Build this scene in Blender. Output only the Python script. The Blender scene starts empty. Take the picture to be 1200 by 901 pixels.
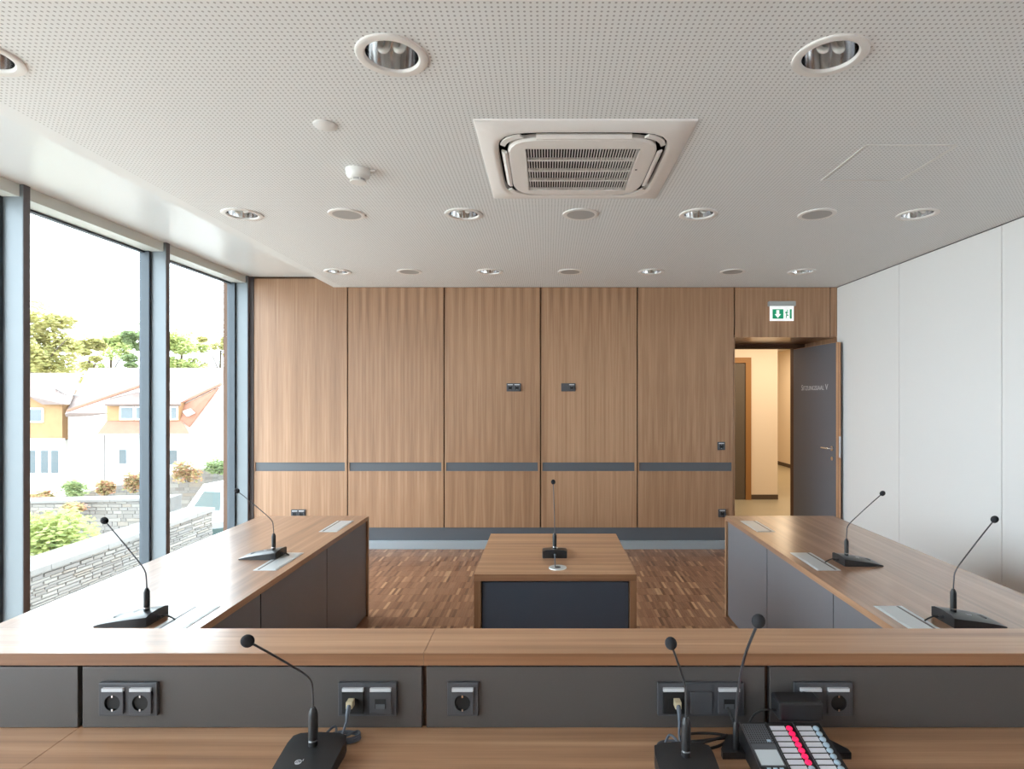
import bpy, bmesh, math, random
from mathutils import Vector, Matrix
random.seed(7)
R = math.radians
S = bpy.context.scene
COL = S.collection

# ------------------------------------------------------------------ camera
F, VX, VY, CH = 675.0, 641.0, 466.0, 1.6      # focal length / vanishing point in px of the 1200x901 frame, eye height
cam = bpy.data.cameras.new('camera'); camo = bpy.data.objects.new('camera', cam); COL.objects.link(camo)
camo.location = (0, 0, CH); camo.rotation_euler = (R(90), 0, 0)
cam.sensor_width = 36; cam.lens = F / 1200 * 36
cam.shift_x = -(VX - 600) / 1200; cam.shift_y = (VY - 450.5) / 1200
cam.clip_start = 0.05; cam.clip_end = 600
S.camera = camo

# ------------------------------------------------------------------ world (overcast daylight) and exposure
W = bpy.data.worlds.new('world'); S.world = W; W.use_nodes = True
bg = W.node_tree.nodes['Background']
bg.inputs[0].default_value = (0.83, 0.93, 1.0, 1); bg.inputs[1].default_value = 4.2
S.view_settings.view_transform = 'Standard'; S.view_settings.look = 'None'
S.view_settings.gamma = 1; S.view_settings.use_curve_mapping = False
S.view_settings.exposure = 1.25
S.cycles.max_bounces = 12; S.cycles.diffuse_bounces = 8; S.cycles.glossy_bounces = 4
S.cycles.transparent_max_bounces = 12

def P(px, py, d):                       # a pixel of the photograph and a depth -> a point
    return Vector(((px - VX) / F * d, d, CH - (py - VY) / F * d))

# ------------------------------------------------------------------ materials
def lin(c):
    return tuple((v / 12.92 if v <= .04045 else ((v + .055) / 1.055) ** 2.4) for v in c)
def rgb(r, g, b):
    return lin((r / 255, g / 255, b / 255)) + (1,)
MATS = {}
def newmat(name):
    m = bpy.data.materials.new(name); m.use_nodes = True
    MATS[name] = m
    return m, m.node_tree, m.node_tree.nodes['Principled BSDF']
def plain(name, col, rough=.5, metal=0., spec=.5, noise=0., nscale=40., bump=0., emit=None, estr=0.):
    m, t, b = newmat(name)
    b.inputs['Base Color'].default_value = col; b.inputs['Roughness'].default_value = rough
    b.inputs['Metallic'].default_value = metal; b.inputs['Specular IOR Level'].default_value = spec
    if emit: b.inputs['Emission Color'].default_value = emit; b.inputs['Emission Strength'].default_value = estr
    if noise or bump:
        tc = t.nodes.new('ShaderNodeTexCoord'); n = t.nodes.new('ShaderNodeTexNoise')
        n.inputs['Scale'].default_value = nscale; n.inputs['Detail'].default_value = 4
        t.links.new(tc.outputs['Object'], n.inputs['Vector'])
        if noise:
            mx = t.nodes.new('ShaderNodeMix'); mx.data_type = 'RGBA'; mx.blend_type = 'MULTIPLY'
            mx.inputs[0].default_value = 1; mx.inputs[6].default_value = col
            cr = t.nodes.new('ShaderNodeMapRange'); cr.inputs[3].default_value = 1 - noise; cr.inputs[4].default_value = 1 + noise
            t.links.new(n.outputs[0], cr.inputs[0]); t.links.new(cr.outputs[0], mx.inputs[7])
            t.links.new(mx.outputs[2], b.inputs['Base Color'])
        if bump:
            bp = t.nodes.new('ShaderNodeBump'); bp.inputs['Strength'].default_value = bump; bp.inputs['Distance'].default_value = .002
            t.links.new(n.outputs[0], bp.inputs['Height']); t.links.new(bp.outputs[0], b.inputs['Normal'])
    return m
def wood(name, ax, light, mid, dark, rough=.35, strip=.1, spec=.5, stripamt=.1, bump=.06, match=False, coat=0.):
    """veneer: fine grain along axis ax, leaf strips of width `strip` across it"""
    m, t, b = newmat(name); N = t.nodes.new; L = t.links.new
    tc = N('ShaderNodeTexCoord'); mp = N('ShaderNodeMapping'); L(tc.outputs['Object'], mp.inputs[0])
    if match:                                   # book-matched leaves: the figure mirrors at every leaf joint
        sp = N('ShaderNodeSeparateXYZ'); cb = N('ShaderNodeCombineXYZ'); pp = N('ShaderNodeMath'); pp.operation = 'PINGPONG'; pp.inputs[1].default_value = strip
        L(tc.outputs['Object'], sp.inputs[0]); L(sp.outputs[0], pp.inputs[0])
        ds = N('ShaderNodeMath'); ds.operation = 'DIVIDE'; ds.inputs[1].default_value = 1.022; fs = N('ShaderNodeMath'); fs.operation = 'FLOOR'; ma = N('ShaderNodeMath'); ma.operation = 'MULTIPLY_ADD'; ma.inputs[1].default_value = .37
        L(sp.outputs[0], ds.inputs[0]); L(ds.outputs[0], fs.inputs[0]); L(fs.outputs[0], ma.inputs[0]); L(pp.outputs[0], ma.inputs[2])
        L(ma.outputs[0], cb.inputs[0]); L(sp.outputs[1], cb.inputs[1]); L(sp.outputs[2], cb.inputs[2]); L(cb.outputs[0], mp.inputs[0])
    sc = [26., 26., 26.]; sc[ax] = .7; mp.inputs['Scale'].default_value = sc
    n1 = N('ShaderNodeTexNoise'); n1.inputs['Scale'].default_value = 1.; n1.inputs['Detail'].default_value = 6; n1.inputs['Distortion'].default_value = .35
    L(mp.outputs[0], n1.inputs['Vector'])
    mp2 = N('ShaderNodeMapping'); L(tc.outputs['Object'], mp2.inputs[0])
    sc = [150., 150., 150.]; sc[ax] = 3.; mp2.inputs['Scale'].default_value = sc
    n2 = N('ShaderNodeTexNoise'); n2.inputs['Scale'].default_value = 1.; n2.inputs['Detail'].default_value = 3
    L(mp2.outputs[0], n2.inputs['Vector'])
    ad = N('ShaderNodeMath'); ad.operation = 'MULTIPLY_ADD'; ad.inputs[1].default_value = .3
    L(n2.outputs[0], ad.inputs[0]); L(n1.outputs[0], ad.inputs[2])
    # leaf strips
    sx = N('ShaderNodeSeparateXYZ'); L(tc.outputs['Object'], sx.inputs[0])
    cross = {0: 1, 1: 0, 2: 0}[ax]
    dv = N('ShaderNodeMath'); dv.operation = 'DIVIDE'; dv.inputs[1].default_value = strip; L(sx.outputs[cross], dv.inputs[0])
    fl = N('ShaderNodeMath'); fl.operation = 'FLOOR'; L(dv.outputs[0], fl.inputs[0])
    wn = N('ShaderNodeTexWhiteNoise'); wn.noise_dimensions = '1D'; L(fl.outputs[0], wn.inputs['W'])
    s1 = N('ShaderNodeMath'); s1.operation = 'MULTIPLY_ADD'; s1.inputs[1].default_value = stripamt
    L(wn.outputs['Value'], s1.inputs[0]); L(ad.outputs[0], s1.inputs[2])
    cr = N('ShaderNodeValToRGB'); e = cr.color_ramp.elements
    e[0].position = .42; e[0].color = dark; e[1].position = .95; e[1].color = light
    x = e.new(.68); x.color = mid
    L(s1.outputs[0], cr.inputs[0]); L(cr.outputs[0], b.inputs['Base Color'])
    b.inputs['Roughness'].default_value = rough; b.inputs['Specular IOR Level'].default_value = spec
    b.inputs['Coat Weight'].default_value = coat; b.inputs['Coat Roughness'].default_value = .22
    bp = N('ShaderNodeBump'); bp.inputs['Strength'].default_value = bump; bp.inputs['Distance'].default_value = .001
    L(n2.outputs[0], bp.inputs['Height']); L(bp.outputs[0], b.inputs['Normal'])
    return m
WL, WM, WD = rgb(186, 148, 117), rgb(163, 125, 95), rgb(137, 101, 74)
wood('wood_vertical', 2, WL, WM, WD, .42, .102, match=True, stripamt=.06)
wood('wood_along', 1, rgb(186, 146, 116), rgb(160, 120, 92), rgb(132, 98, 76), .30, .1, spec=.6, bump=.004, coat=.9)
wood('wood_across', 0, rgb(204, 163, 130), rgb(180, 138, 106), rgb(146, 108, 82), .28, .1, spec=.5, bump=.006, coat=.45)
wood('wood_door_edge', 2, rgb(224, 178, 140), rgb(206, 158, 118), rgb(178, 130, 94), .45, .05)
plain('joint_brown', rgb(92, 64, 45), .7)
wood('wood_edge_shaded', 0, rgb(160, 116, 84), rgb(138, 97, 68), rgb(108, 73, 50), .4, .1)  # same walnut, darker: the shade of the front edges put into the colour
wood('wood_upright_shaded', 2, rgb(160, 116, 84), rgb(138, 97, 68), rgb(108, 73, 50), .4, .1)
plain('dark_panel', rgb(84, 80, 79), .42, noise=.06, nscale=220, bump=.08)
plain('desk_panel', rgb(114, 113, 118), .36, noise=.05, nscale=220, bump=.05)
plain('rail_grey', rgb(88, 92, 98), .45)
plain('skirting_grey', rgb(168, 178, 186), .35, metal=.3)
plain('white_board', rgb(232, 231, 230), .38)
plain('white_paint', rgb(226, 224, 221), .8)
plain('strip_paint', rgb(226, 228, 229), .3, spec=.6)
plain('white_plastic', rgb(232, 228, 224), .38)
plain('ac_plastic', rgb(236, 231, 227), .4)
plain('ac_dark', rgb(34, 30, 29), .8)
plain('mesh_grey', rgb(176, 174, 172), .7, noise=.15, nscale=900)
plain('chrome', rgb(226, 226, 228), .12, metal=1.)
plain('lamp_glass', rgb(228, 228, 224), .25)
plain('bronze', rgb(150, 128, 100), .5, metal=.4)
plain('aluminium', rgb(120, 127, 132), .45, metal=.15)
plain('head_rail', rgb(206, 208, 202), .4)
plain('paving', rgb(176, 172, 164), .9, noise=.2, nscale=1.5)
plain('table_panel', rgb(70, 74, 84), .4)
plain('aluminium_dark', rgb(66, 74, 82), .5, metal=.1)
plain('gasket_and_shade', rgb(98, 92, 94), .6)
plain('black_plastic', rgb(35, 35, 38), .4)
plain('black_shell', rgb(36, 37, 40), .34)
plain('foam_black', rgb(36, 36, 40), .95, noise=.25, nscale=900)
plain('neck_metal', rgb(92, 92, 96), .35, metal=.6)
plain('socket_grey', rgb(74, 75, 80), .38)
plain('socket_dark', rgb(22, 22, 24), .6)
plain('label_white', rgb(204, 206, 210), .5)
plain('cable_grey', rgb(82, 90, 102), .45)
plain('cable_black', rgb(30, 30, 33), .45)
plain('plug_clear', rgb(206, 192, 160), .25)
plain('flap_alu', rgb(204, 208, 210), .34, metal=.35)
plain('door_grey', rgb(98, 100, 108), .42, noise=.04, nscale=180)
plain('corridor_cream', rgb(232, 218, 198), .8)
plain('corridor_floor', rgb(170, 160, 136), .35, noise=.08, nscale=3)
plain('corridor_door', rgb(92, 82, 70), .5)
plain('frame_ochre', rgb(150, 108, 60), .5)
plain('skirt_dark', rgb(84, 70, 56), .6)
plain('sign_green', rgb(0, 150, 105), .5, emit=rgb(0, 160, 110), estr=.12)
plain('sign_white', rgb(245, 250, 248), .5, emit=(1, 1, 1, 1), estr=.2)
plain('sign_housing', rgb(176, 178, 176), .4)
plain('led_pink', rgb(240, 40, 90), .3, emit=rgb(255, 20, 80), estr=.4)
plain('led_grey', rgb(170, 190, 206), .3)
plain('key_white', rgb(216, 216, 224), .45)
plain('screen_grey', rgb(200, 208, 214), .25)
plain('smoke_white', rgb(232, 230, 226), .45)
# outdoors
plain('render_white', rgb(208, 204, 198), .9)
plain('tile_roof', rgb(108, 94, 89), .85, noise=.25, nscale=3)
plain('tile_red', rgb(134, 92, 75), .85, noise=.2, nscale=4)
plain('wood_clad', rgb(142, 108, 74), .8, noise=.15, nscale=2)
plain('ext_glass', rgb(80, 88, 92), .15)
plain('ext_frame', rgb(220, 220, 220), .6)
plain('gutter', rgb(120, 116, 114), .5)
plain('soil', rgb(118, 112, 100), .95, noise=.3, nscale=1.5)
plain('coping_stone', rgb(112, 109, 106), .9, noise=.2, nscale=5)
plain('bark', rgb(84, 72, 60), .9, noise=.3, nscale=6)
plain('car_white', rgb(228, 230, 232), .2, spec=.6)
plain('car_silver', rgb(150, 154, 160), .25, metal=.5)
plain('car_glass', rgb(60, 74, 72), .1)
plain('tyre', rgb(36, 36, 38), .9)
plain('tail_red', rgb(200, 30, 26), .3)

def isl(name, cols, rough=.9, trans=0.):
    m, t, b = newmat(name); N = t.nodes.new; L = t.links.new
    g = N('ShaderNodeNewGeometry'); cr = N('ShaderNodeValToRGB'); e = cr.color_ramp.elements
    e[0].position = 0; e[0].color = cols[0]; e[1].position = 1; e[1].color = cols[-1]
    for i, c in enumerate(cols[1:-1]):
        x = e.new((i + 1) / (len(cols) - 1)); x.color = c
    L(g.outputs['Random Per Island'], cr.inputs[0]); L(cr.outputs[0], b.inputs['Base Color'])
    b.inputs['Roughness'].default_value = rough
    if trans:
        o = t.nodes['Material Output']; tl = N('ShaderNodeBsdfTranslucent'); mx = N('ShaderNodeMixShader'); mx.inputs[0].default_value = trans
        L(cr.outputs[0], tl.inputs[0]); L(b.outputs[0], mx.inputs[1]); L(tl.outputs[0], mx.inputs[2]); L(mx.outputs[0], o.inputs[0])
    return m
isl('stone', [rgb(98, 93, 89), rgb(118, 113, 107), rgb(108, 104, 101), rgb(126, 122, 116), rgb(116, 106, 96)])
isl('leaf_yellow', [rgb(168, 162, 106), rgb(184, 176, 118), rgb(172, 172, 114), rgb(190, 178, 130), rgb(160, 164, 108)], trans=.58)
isl('leaf_green', [rgb(130, 148, 104), rgb(146, 160, 112), rgb(158, 168, 118), rgb(138, 154, 116)], trans=.58)
isl('leaf_lime', [rgb(162, 170, 108), rgb(178, 184, 120), rgb(152, 166, 110), rgb(186, 188, 130)], trans=.58)
isl('leaf_autumn', [rgb(180, 134, 108), rgb(176, 156, 112), rgb(148, 150, 106), rgb(188, 152, 116), rgb(176, 124, 114)], trans=.58)
# parquet
def parquet():
    m, t, b = newmat('parquet'); N = t.nodes.new; L = t.links.new
    g = N('ShaderNodeNewGeometry'); cr = N('ShaderNodeValToRGB'); e = cr.color_ramp.elements
    cols = [rgb(116, 80, 58), rgb(140, 98, 72), rgb(154, 112, 85), rgb(146, 105, 80), rgb(166, 124, 95), rgb(198, 158, 122)]
    pos = [0, .2, .45, .65, .88, 1]
    e[0].color = cols[0]; e[1].color = cols[-1]
    for p, c in zip(pos[1:-1], cols[1:-1]): x = e.new(p); x.color = c
    L(g.outputs['Random Per Island'], cr.inputs[0])
    tc = N('ShaderNodeTexCoord'); mp = N('ShaderNodeMapping'); mp.inputs['Scale'].default_value = (160, 12, 1)
    n = N('ShaderNodeTexNoise'); n.inputs['Scale'].default_value = 1; L(tc.outputs['Object'], mp.inputs[0]); L(mp.outputs[0], n.inputs['Vector'])
    r = N('ShaderNodeMapRange'); r.inputs[3].default_value = .8; r.inputs[4].default_value = 1.2; L(n.outputs[0], r.inputs[0])
    mx = N('ShaderNodeMix'); mx.data_type = 'RGBA'; mx.blend_type = 'MULTIPLY'; mx.inputs[0].default_value = 1
    L(cr.outputs[0], mx.inputs[6]); L(r.outputs[0], mx.inputs[7]); L(mx.outputs[2], b.inputs['Base Color'])
    b.inputs['Roughness'].default_value = .36
parquet()
# perforated acoustic ceiling board
def perforated():
    m, t, b = newmat('perforated'); N = t.nodes.new; L = t.links.new
    tc = N('ShaderNodeTexCoord'); sx = N('ShaderNodeSeparateXYZ'); L(tc.outputs['Object'], sx.inputs[0])
    def M(op, a, bb=None, c=None):
        n = N('ShaderNodeMath'); n.operation = op
        for i, v in enumerate((a, bb, c)):
            if v is None: continue
            if isinstance(v, (int, float)): n.inputs[i].default_value = v
            else: L(v, n.inputs[i])
        return n.outputs[0]
    p = .0195
    fx = M('SUBTRACT', M('FRACT', M('DIVIDE', sx.outputs[0], p)), .5)
    fy = M('SUBTRACT', M('FRACT', M('DIVIDE', sx.outputs[1], p)), .5)
    d = M('SQRT', M('ADD', M('MULTIPLY', fx, fx), M('MULTIPLY', fy, fy)))
    hole = M('LESS_THAN', d, .2)
    marg = M('GREATER_THAN', sx.outputs[0], -2.16)
    k = M('MULTIPLY', hole, marg)
    mx = N('ShaderNodeMix'); mx.data_type = 'RGBA'; L(k, mx.inputs[0])
    mx.inputs[6].default_value = rgb(231, 232, 232); mx.inputs[7].default_value = rgb(172, 171, 170)
    L(mx.outputs[2], b.inputs['Base Color']); b.inputs['Roughness'].default_value = .8
perforated()
# thin window glass: clear, with a plain surface reflection
def glass():
    m = bpy.data.materials.new('window_glass'); m.use_nodes = True; MATS['window_glass'] = m
    t = m.node_tree; t.nodes.clear(); N = t.nodes.new; L = t.links.new
    o = N('ShaderNodeOutputMaterial'); mx = N('ShaderNodeMixShader'); lw = N('ShaderNodeLayerWeight'); lw.inputs[0].default_value = .5; pw = N('ShaderNodeMath'); pw.operation = 'POWER'; pw.inputs[1].default_value = 4; fr = N('ShaderNodeMath'); fr.operation = 'MULTIPLY_ADD'; fr.inputs[1].default_value = .5; fr.inputs[2].default_value = .02; L(lw.outputs['Facing'], pw.inputs[0]); L(pw.outputs[0], fr.inputs[0])
    tr = N('ShaderNodeBsdfTransparent'); tr.inputs[0].default_value = (.96, .98, .98, 1)
    gl = N('ShaderNodeBsdfGlossy'); gl.inputs['Roughness'].default_value = .02
    L(fr.outputs[0], mx.inputs[0]); L(tr.outputs[0], mx.inputs[1]); L(gl.outputs[0], mx.inputs[2]); L(mx.outputs[0], o.inputs[0])
glass()

# ------------------------------------------------------------------ mesh helpers
def box(bm, x0, x1, y0, y1, z0, z1, bev=0.):
    vs = [bm.verts.new((x, y, z)) for z in (z0, z1) for y in (y0, y1) for x in (x0, x1)]
    fs = [bm.faces.new([vs[i] for i in q]) for q in ((0, 2, 3, 1), (4, 5, 7, 6), (0, 1, 5, 4), (2, 6, 7, 3), (0, 4, 6, 2), (1, 3, 7, 5))]
    if bev:
        es = list({e for f in fs for e in f.edges})
        bmesh.ops.bevel(bm, geom=es, offset=bev, segments=2, affect='EDGES', profile=.5)
def tube(bm, pts, r, n=10, cap=True):
    pts = [Vector(p) for p in pts]; rs = r if isinstance(r, (list, tuple)) else [r] * len(pts)
    rings = []; up = None
    for i, p in enumerate(pts):
        t = (pts[min(i + 1, len(pts) - 1)] - pts[max(i - 1, 0)]).normalized()
        if up is None:
            up = t.cross(Vector((0, 0, 1)) if abs(t.z) < .9 else Vector((1, 0, 0))).normalized()
        up = (up - t * up.dot(t)).normalized(); w = t.cross(up)
        rings.append([bm.verts.new(p + (up * math.cos(2 * math.pi * k / n) + w * math.sin(2 * math.pi * k / n)) * rs[i]) for k in range(n)])
    for a, b in zip(rings, rings[1:]):
        for k in range(n): bm.faces.new((a[k], a[(k + 1) % n], b[(k + 1) % n], b[k]))
    if cap:
        bm.faces.new(rings[0][::-1]); bm.faces.new(rings[-1])
def lathe(bm, prof, c=(0, 0, 0), n=32, close=False):
    c = Vector(c); rings = []
    for r, z in prof:
        rings.append([bm.verts.new(c + Vector((r * math.cos(2 * math.pi * k / n), r * math.sin(2 * math.pi * k / n), z))) for k in range(n)])
    for a, b in zip(rings, rings[1:]):
        for k in range(n): bm.faces.new((a[k], a[(k + 1) % n], b[(k + 1) % n], b[k]))
    if close:
        bm.faces.new(rings[0][::-1]); bm.faces.new(rings[-1])
def loft(bm, secs, cap=True):
    rings = [[bm.verts.new(p) for p in s] for s in secs]; n = len(rings[0])
    for a, b in zip(rings, rings[1:]):
        for k in range(n): bm.faces.new((a[k], a[(k + 1) % n], b[(k + 1) % n], b[k]))
    if cap:
        bm.faces.new(rings[0][::-1]); bm.faces.new(rings[-1])
def prism(bm, pts, off):                       # polygon pts extruded by the vector off
    off = Vector(off); loft(bm, [[Vector(p) for p in pts], [Vector(p) + off for p in pts]])
def ball(bm, c, r, sz=(1, 1, 1), seg=16):
    bmesh.ops.create_uvsphere(bm, u_segments=seg, v_segments=max(6, seg // 2), radius=r, matrix=Matrix.Translation(c) @ Matrix.Diagonal((*sz, 1)))
def bez(a, b, c, n=10):
    a, b, c = Vector(a), Vector(b), Vector(c)
    return [a * (1 - t) ** 2 + b * 2 * t * (1 - t) + c * t * t for t in [i / n for i in range(n + 1)]]
def catmull(pts, n=6):
    pts = [Vector(p) for p in pts]; out = []
    for i in range(len(pts) - 1):
        p0, p1, p2, p3 = pts[max(i - 1, 0)], pts[i], pts[i + 1], pts[min(i + 2, len(pts) - 1)]
        for k in range(n):
            t = k / n
            out.append(.5 * ((2 * p1) + (p2 - p0) * t + (2 * p0 - 5 * p1 + 4 * p2 - p3) * t * t + (3 * p1 - p0 - 3 * p2 + p3) * t ** 3))
    return out + [pts[-1]]
def mk(name, bm, mat, parent=None, smooth=False, kind=None):
    bmesh.ops.recalc_face_normals(bm, faces=bm.faces)
    me = bpy.data.meshes.new(name); bm.to_mesh(me); bm.free()
    if smooth:
        me.polygons.foreach_set('use_smooth', [True] * len(me.polygons))
        try: me.set_sharp_from_angle(angle=R(40))
        except Exception: pass
    me.materials.append(MATS[mat]); o = bpy.data.objects.new(name, me); COL.objects.link(o)
    o.parent = parent
    if kind: o['kind'] = kind
    return o
def bxo(name, mat, parent, dims, bev=0., kind=None):
    bm = bmesh.new(); box(bm, *dims, bev=bev); return mk(name, bm, mat, parent, kind=kind)
def inst(name, src, parent, loc=(0, 0, 0), rot=(0, 0, 0)):
    o = bpy.data.objects.new(name, src.data); COL.objects.link(o); o.parent = parent; o.location = loc; o.rotation_euler = rot
    return o
def empty(name, loc=(0, 0, 0), rz=0., label=None, cat=None, group=None, kind=None):
    o = bpy.data.objects.new(name, None); COL.objects.link(o); o.location = loc; o.rotation_euler = (0, 0, rz); o.empty_display_size = .1
    return tag(o, label, cat, group, kind)
def tag(o, label=None, cat=None, group=None, kind=None):
    for k, v in (('label', label), ('category', cat), ('group', group), ('kind', kind)):
        if v: o[k] = v
    return o
def kids(o): return [c for c in bpy.data.objects if c.parent == o]
def copy_tree(o, parent=None):
    c = o.copy(); COL.objects.link(c); c.parent = parent
    for ch in kids(o): copy_tree(ch, c)
    return c
B = bmesh.new

# ------------------------------------------------------------------ room shell
XL, XR, YB, YF = -3.14, 3.07, 6.10, -3.0      # glass line, right wall, back wall, wall behind the viewer
ZC, ZU = 2.77, 2.88                            # suspended ceiling, raised strip along the glass
XE = -2.26                                     # edge of the suspended ceiling

fl = bxo('floor', 'joint_brown', None, (XL - .3, XR, YF, YB + .05, -.12, -.011)); tag(fl, kind='structure')
bm = B(); SW, SLn = .0228, .16
y = YF
while y < YB:
    x = XL - .02
    while x < XR:
        g = .0006; h = random.uniform(-.0003, .0003)
        y1 = min(y + SLn, YB); x1 = min(x + SW, XR)
        v = [bm.verts.new(p) for p in ((x + g, y + g, -.012), (x1 - g, y + g, -.012), (x1 - g, y1 - g, -.012), (x + g, y1 - g, -.012),
                                       (x + g, y + g, h), (x1 - g, y + g, h), (x1 - g, y1 - g, h), (x + g, y1 - g, h))]
        for q in ((4, 5, 6, 7), (0, 1, 5, 4), (1, 2, 6, 5), (2, 3, 7, 6), (3, 0, 4, 7)): bm.faces.new([v[i] for i in q])
        x += SW
    y += SLn
mk('parquet_strips', bm, 'parquet', fl, kind='stuff')

# suspended ceiling with round cut-outs for the downlights
COLS = (-1.94, -.53, .967, 2.36); ROWS = (1.97, 3.67, 5.34); HR, HB = .098, .15
LIGHTS = [(cx, cy) for cy in ROWS for cx in COLS if not (cy == ROWS[0] and cx > 2)]
def holed_plane(bm, x0, x1, y0, y1, z):
    xs = sorted({x0, x1, *[c + s * HB for c in COLS for s in (-1, 1)]}); ys = sorted({y0, y1, *[c + s * HB for c in ROWS for s in (-1, 1)]})
    for xa, xb in zip(xs, xs[1:]):
        for ya, yb in zip(ys, ys[1:]):
            cx, cy = (xa + xb) / 2, (ya + yb) / 2
            hit = [l for l in LIGHTS if abs(l[0] - cx) < .01 and abs(l[1] - cy) < .01]
            if not hit:
                bm.faces.new([bm.verts.new(p) for p in ((xa, ya, z), (xb, ya, z), (xb, yb, z), (xa, yb, z))]); continue
            n = 32; o = []; i = []
            for k in range(n):
                a = 2 * math.pi * k / n + math.pi / 4; c, s = math.cos(a), math.sin(a); m = max(abs(c), abs(s))
                o.append(bm.verts.new((cx + HB * c / m, cy + HB * s / m, z))); i.append(bm.verts.new((cx + HR * c, cy + HR * s, z)))
            for k in range(n): bm.faces.new((o[k], o[(k + 1) % n], i[(k + 1) % n], i[k]))
bm = B(); holed_plane(bm, XE, XR, YF, YB, ZC)
ce = mk('ceiling', bm, 'perforated'); tag(ce, kind='structure')
for f in ce.data.polygons:
    pass
bxo('ceiling_fascia', 'white_paint', ce, (XE, XE + .015, YF, YB, ZC + .001, ZU - .0005))
bxo('raised_strip', 'strip_paint', ce, (XL - .3, XE + .014, YF, YB, ZU, ZU + .06))
bxo('slab', 'white_paint', ce, (XL - .35, XR + .1, YF - .1, YB + .1, ZU + .2, ZU + .3))
# flush access hatch: four fine frame strips and a lid
hx0, hx1, hy0, hy1 = 1.472, 1.90, 2.66, 3.10
hl = bxo('hatch_lid', 'perforated', ce, (hx0 + .016, hx1 - .016, hy0 + .016, hy1 - .016, ZC - .002, ZC - .0005))
for d in ((hx0, hx1, hy0, hy0 + .009), (hx0, hx1, hy1 - .009, hy1), (hx0, hx0 + .009, hy0 + .009, hy1 - .009), (hx1 - .009, hx1, hy0 + .009, hy1 - .009)):
    bxo('hatch_frame', 'white_paint', ce, (*d, ZC - .004, ZC - .0005))

# back wall: dark backing, five veneer panels with a recessed grey rail, plinth and skirting
JX = [-3.115, -2.112, -1.09, -.068, .957, 1.985]
NT = 2.24                                       # niche top
bm = B(); box(bm, XL - .3, 1.985, YB + .022, YB + .2, -.1, ZU + .2); box(bm, 1.985, XR + .3, YB + .022, YB + .2, NT + .03, ZU + .2)
wb = mk('wall_back', bm, 'joint_brown'); tag(wb, kind='structure')
for i in range(5):
    x0, x1 = JX[i] + (.007 if i else .012), JX[i + 1] - .007; top = ZU - .02 if i == 0 else ZC - .004
    r0, r1 = x0 + .012, x1 - .022
    bm = B()
    for d in ((x0, x1, YB, YB + .02, .915, top), (x0, x1, YB, YB + .02, .226, .822), (x0, r0, YB, YB + .02, .822, .915), (r1, x1, YB, YB + .02, .822, .915)): box(bm, *d)
    if i == 0: box(bm, x0, XE, YB, YB + .02, top, top + .001)
    pn = mk('veneer_panel', bm, 'wood_vertical', wb)
    bxo('recessed_rail', 'rail_grey', pn, (r0, r1, YB + .012, YB + .021, .822, .915))
bxo('plinth', 'rail_grey', wb, (XL, 1.985, YB + .012, YB + .022, 0, .226))
sk = bxo('baseboard_back', 'skirting_grey', None, (XL, 1.985, YB - .02, YB + .012, 0, .088), bev=.003); tag(sk, kind='structure')
bxo('over_door_panel', 'wood_vertical', wb, (1.992, 2.995, YB, YB + .02, NT, ZC - .004))
bxo('side_strip', 'wood_vertical', wb, (3.003, XR, YB, YB + .02, NT, ZC - .004))
# niche lining and door frame
ND = 6.86
bxo('niche_side', 'wood_vertical', wb, (1.972, 1.99, YB + .0, ND, 0, NT))
bxo('niche_side', 'wood_vertical', wb, (XR, XR + .03, YB + .0, ND, 0, NT))
bxo('niche_top', 'wood_along', wb, (1.99, XR, YB + .021, ND, NT, NT + .025))
tr = bmesh.new(); box(tr, 1.985, 2.04, ND, ND + .1, 0, NT); box(tr, 2.94, XR + .03, ND, ND + .1, 0, NT); box(tr, 2.04, 2.94, ND, ND + .1, 2.185, NT)
tr = mk('trim_1', tr, 'joint_brown'); tag(tr, kind='structure')

# right wall: white boards with shadow joints
wr = bxo('wall_right', 'rail_grey', None, (XR + .018, XR + .2, YF, YB, -.1, ZU + .2)); tag(wr, kind='structure')
ys = [YB - .002, 5.02, 3.888, 2.756, 1.624, .492, -.64, -1.77, -2.9]
for a, b in zip(ys, ys[1:]): bxo('wall_board', 'white_board', wr, (XR, XR + .018, b + .003, a - .003, 0, ZC - .007))
wf = bxo('wall_front', 'white_paint', None, (XL - .3, XR + .2, YF - .12, YF, -.1, ZU + .2)); tag(wf, kind='structure')

# glass wall on the left: bays of 1.295 m
MY = [6.09 - 1.295 * i for i in range(8)]       # far edge of each mullion
for i in range(7):
    y1, y0 = MY[i], MY[i + 1]                   # bay between the mullion at y1 (far) and y0 (near)
    bm = B()
    box(bm, XL - .16, XL - .02, y0, y1 - .05, ZU - .075, ZU - .0)      # head rail
    box(bm, XL - .16, XL - .005, y0, y1 - .05, -.02, .06)              # sill rail
    w = mk('window_%d' % (i + 1), bm, 'head_rail'); tag(w, kind='structure')
    bm = B(); box(bm, XL - .122, XL, y1 - .048, y1, -.05, ZU - .0, bev=.003)
    mk('mullion', bm, 'aluminium', w)
    bxo('shaded_inner_face', 'gasket_and_shade', w, (XL, XL + .002, y1 - .046, y1 - .002, 0, ZU - .001))  # thin dark sheet: the unlit room side of the mullion, shade painted as colour
    bxo('glazing_bead', 'aluminium_dark', w, (XL - .20, XL - .122, y1 - .075, y1 + .027, -.05, ZU))
    bxo('glazing_bead', 'aluminium_dark', w, (XL - .20, XL - .16, y0 + .02, y1 - .07, ZU - .09, ZU))
    bxo('pane', 'window_glass', w, (XL - .185, XL - .178, y0 + .02, y1 - .07, .0, ZU - .08))
wl = bmesh.new(); box(wl, XL - .3, XL - .12, YF, YB + .1, ZU + .06, ZU + .2); box(wl, XL - .3, XL - .12, YF, YB + .1, -2.5, -.05)
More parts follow.
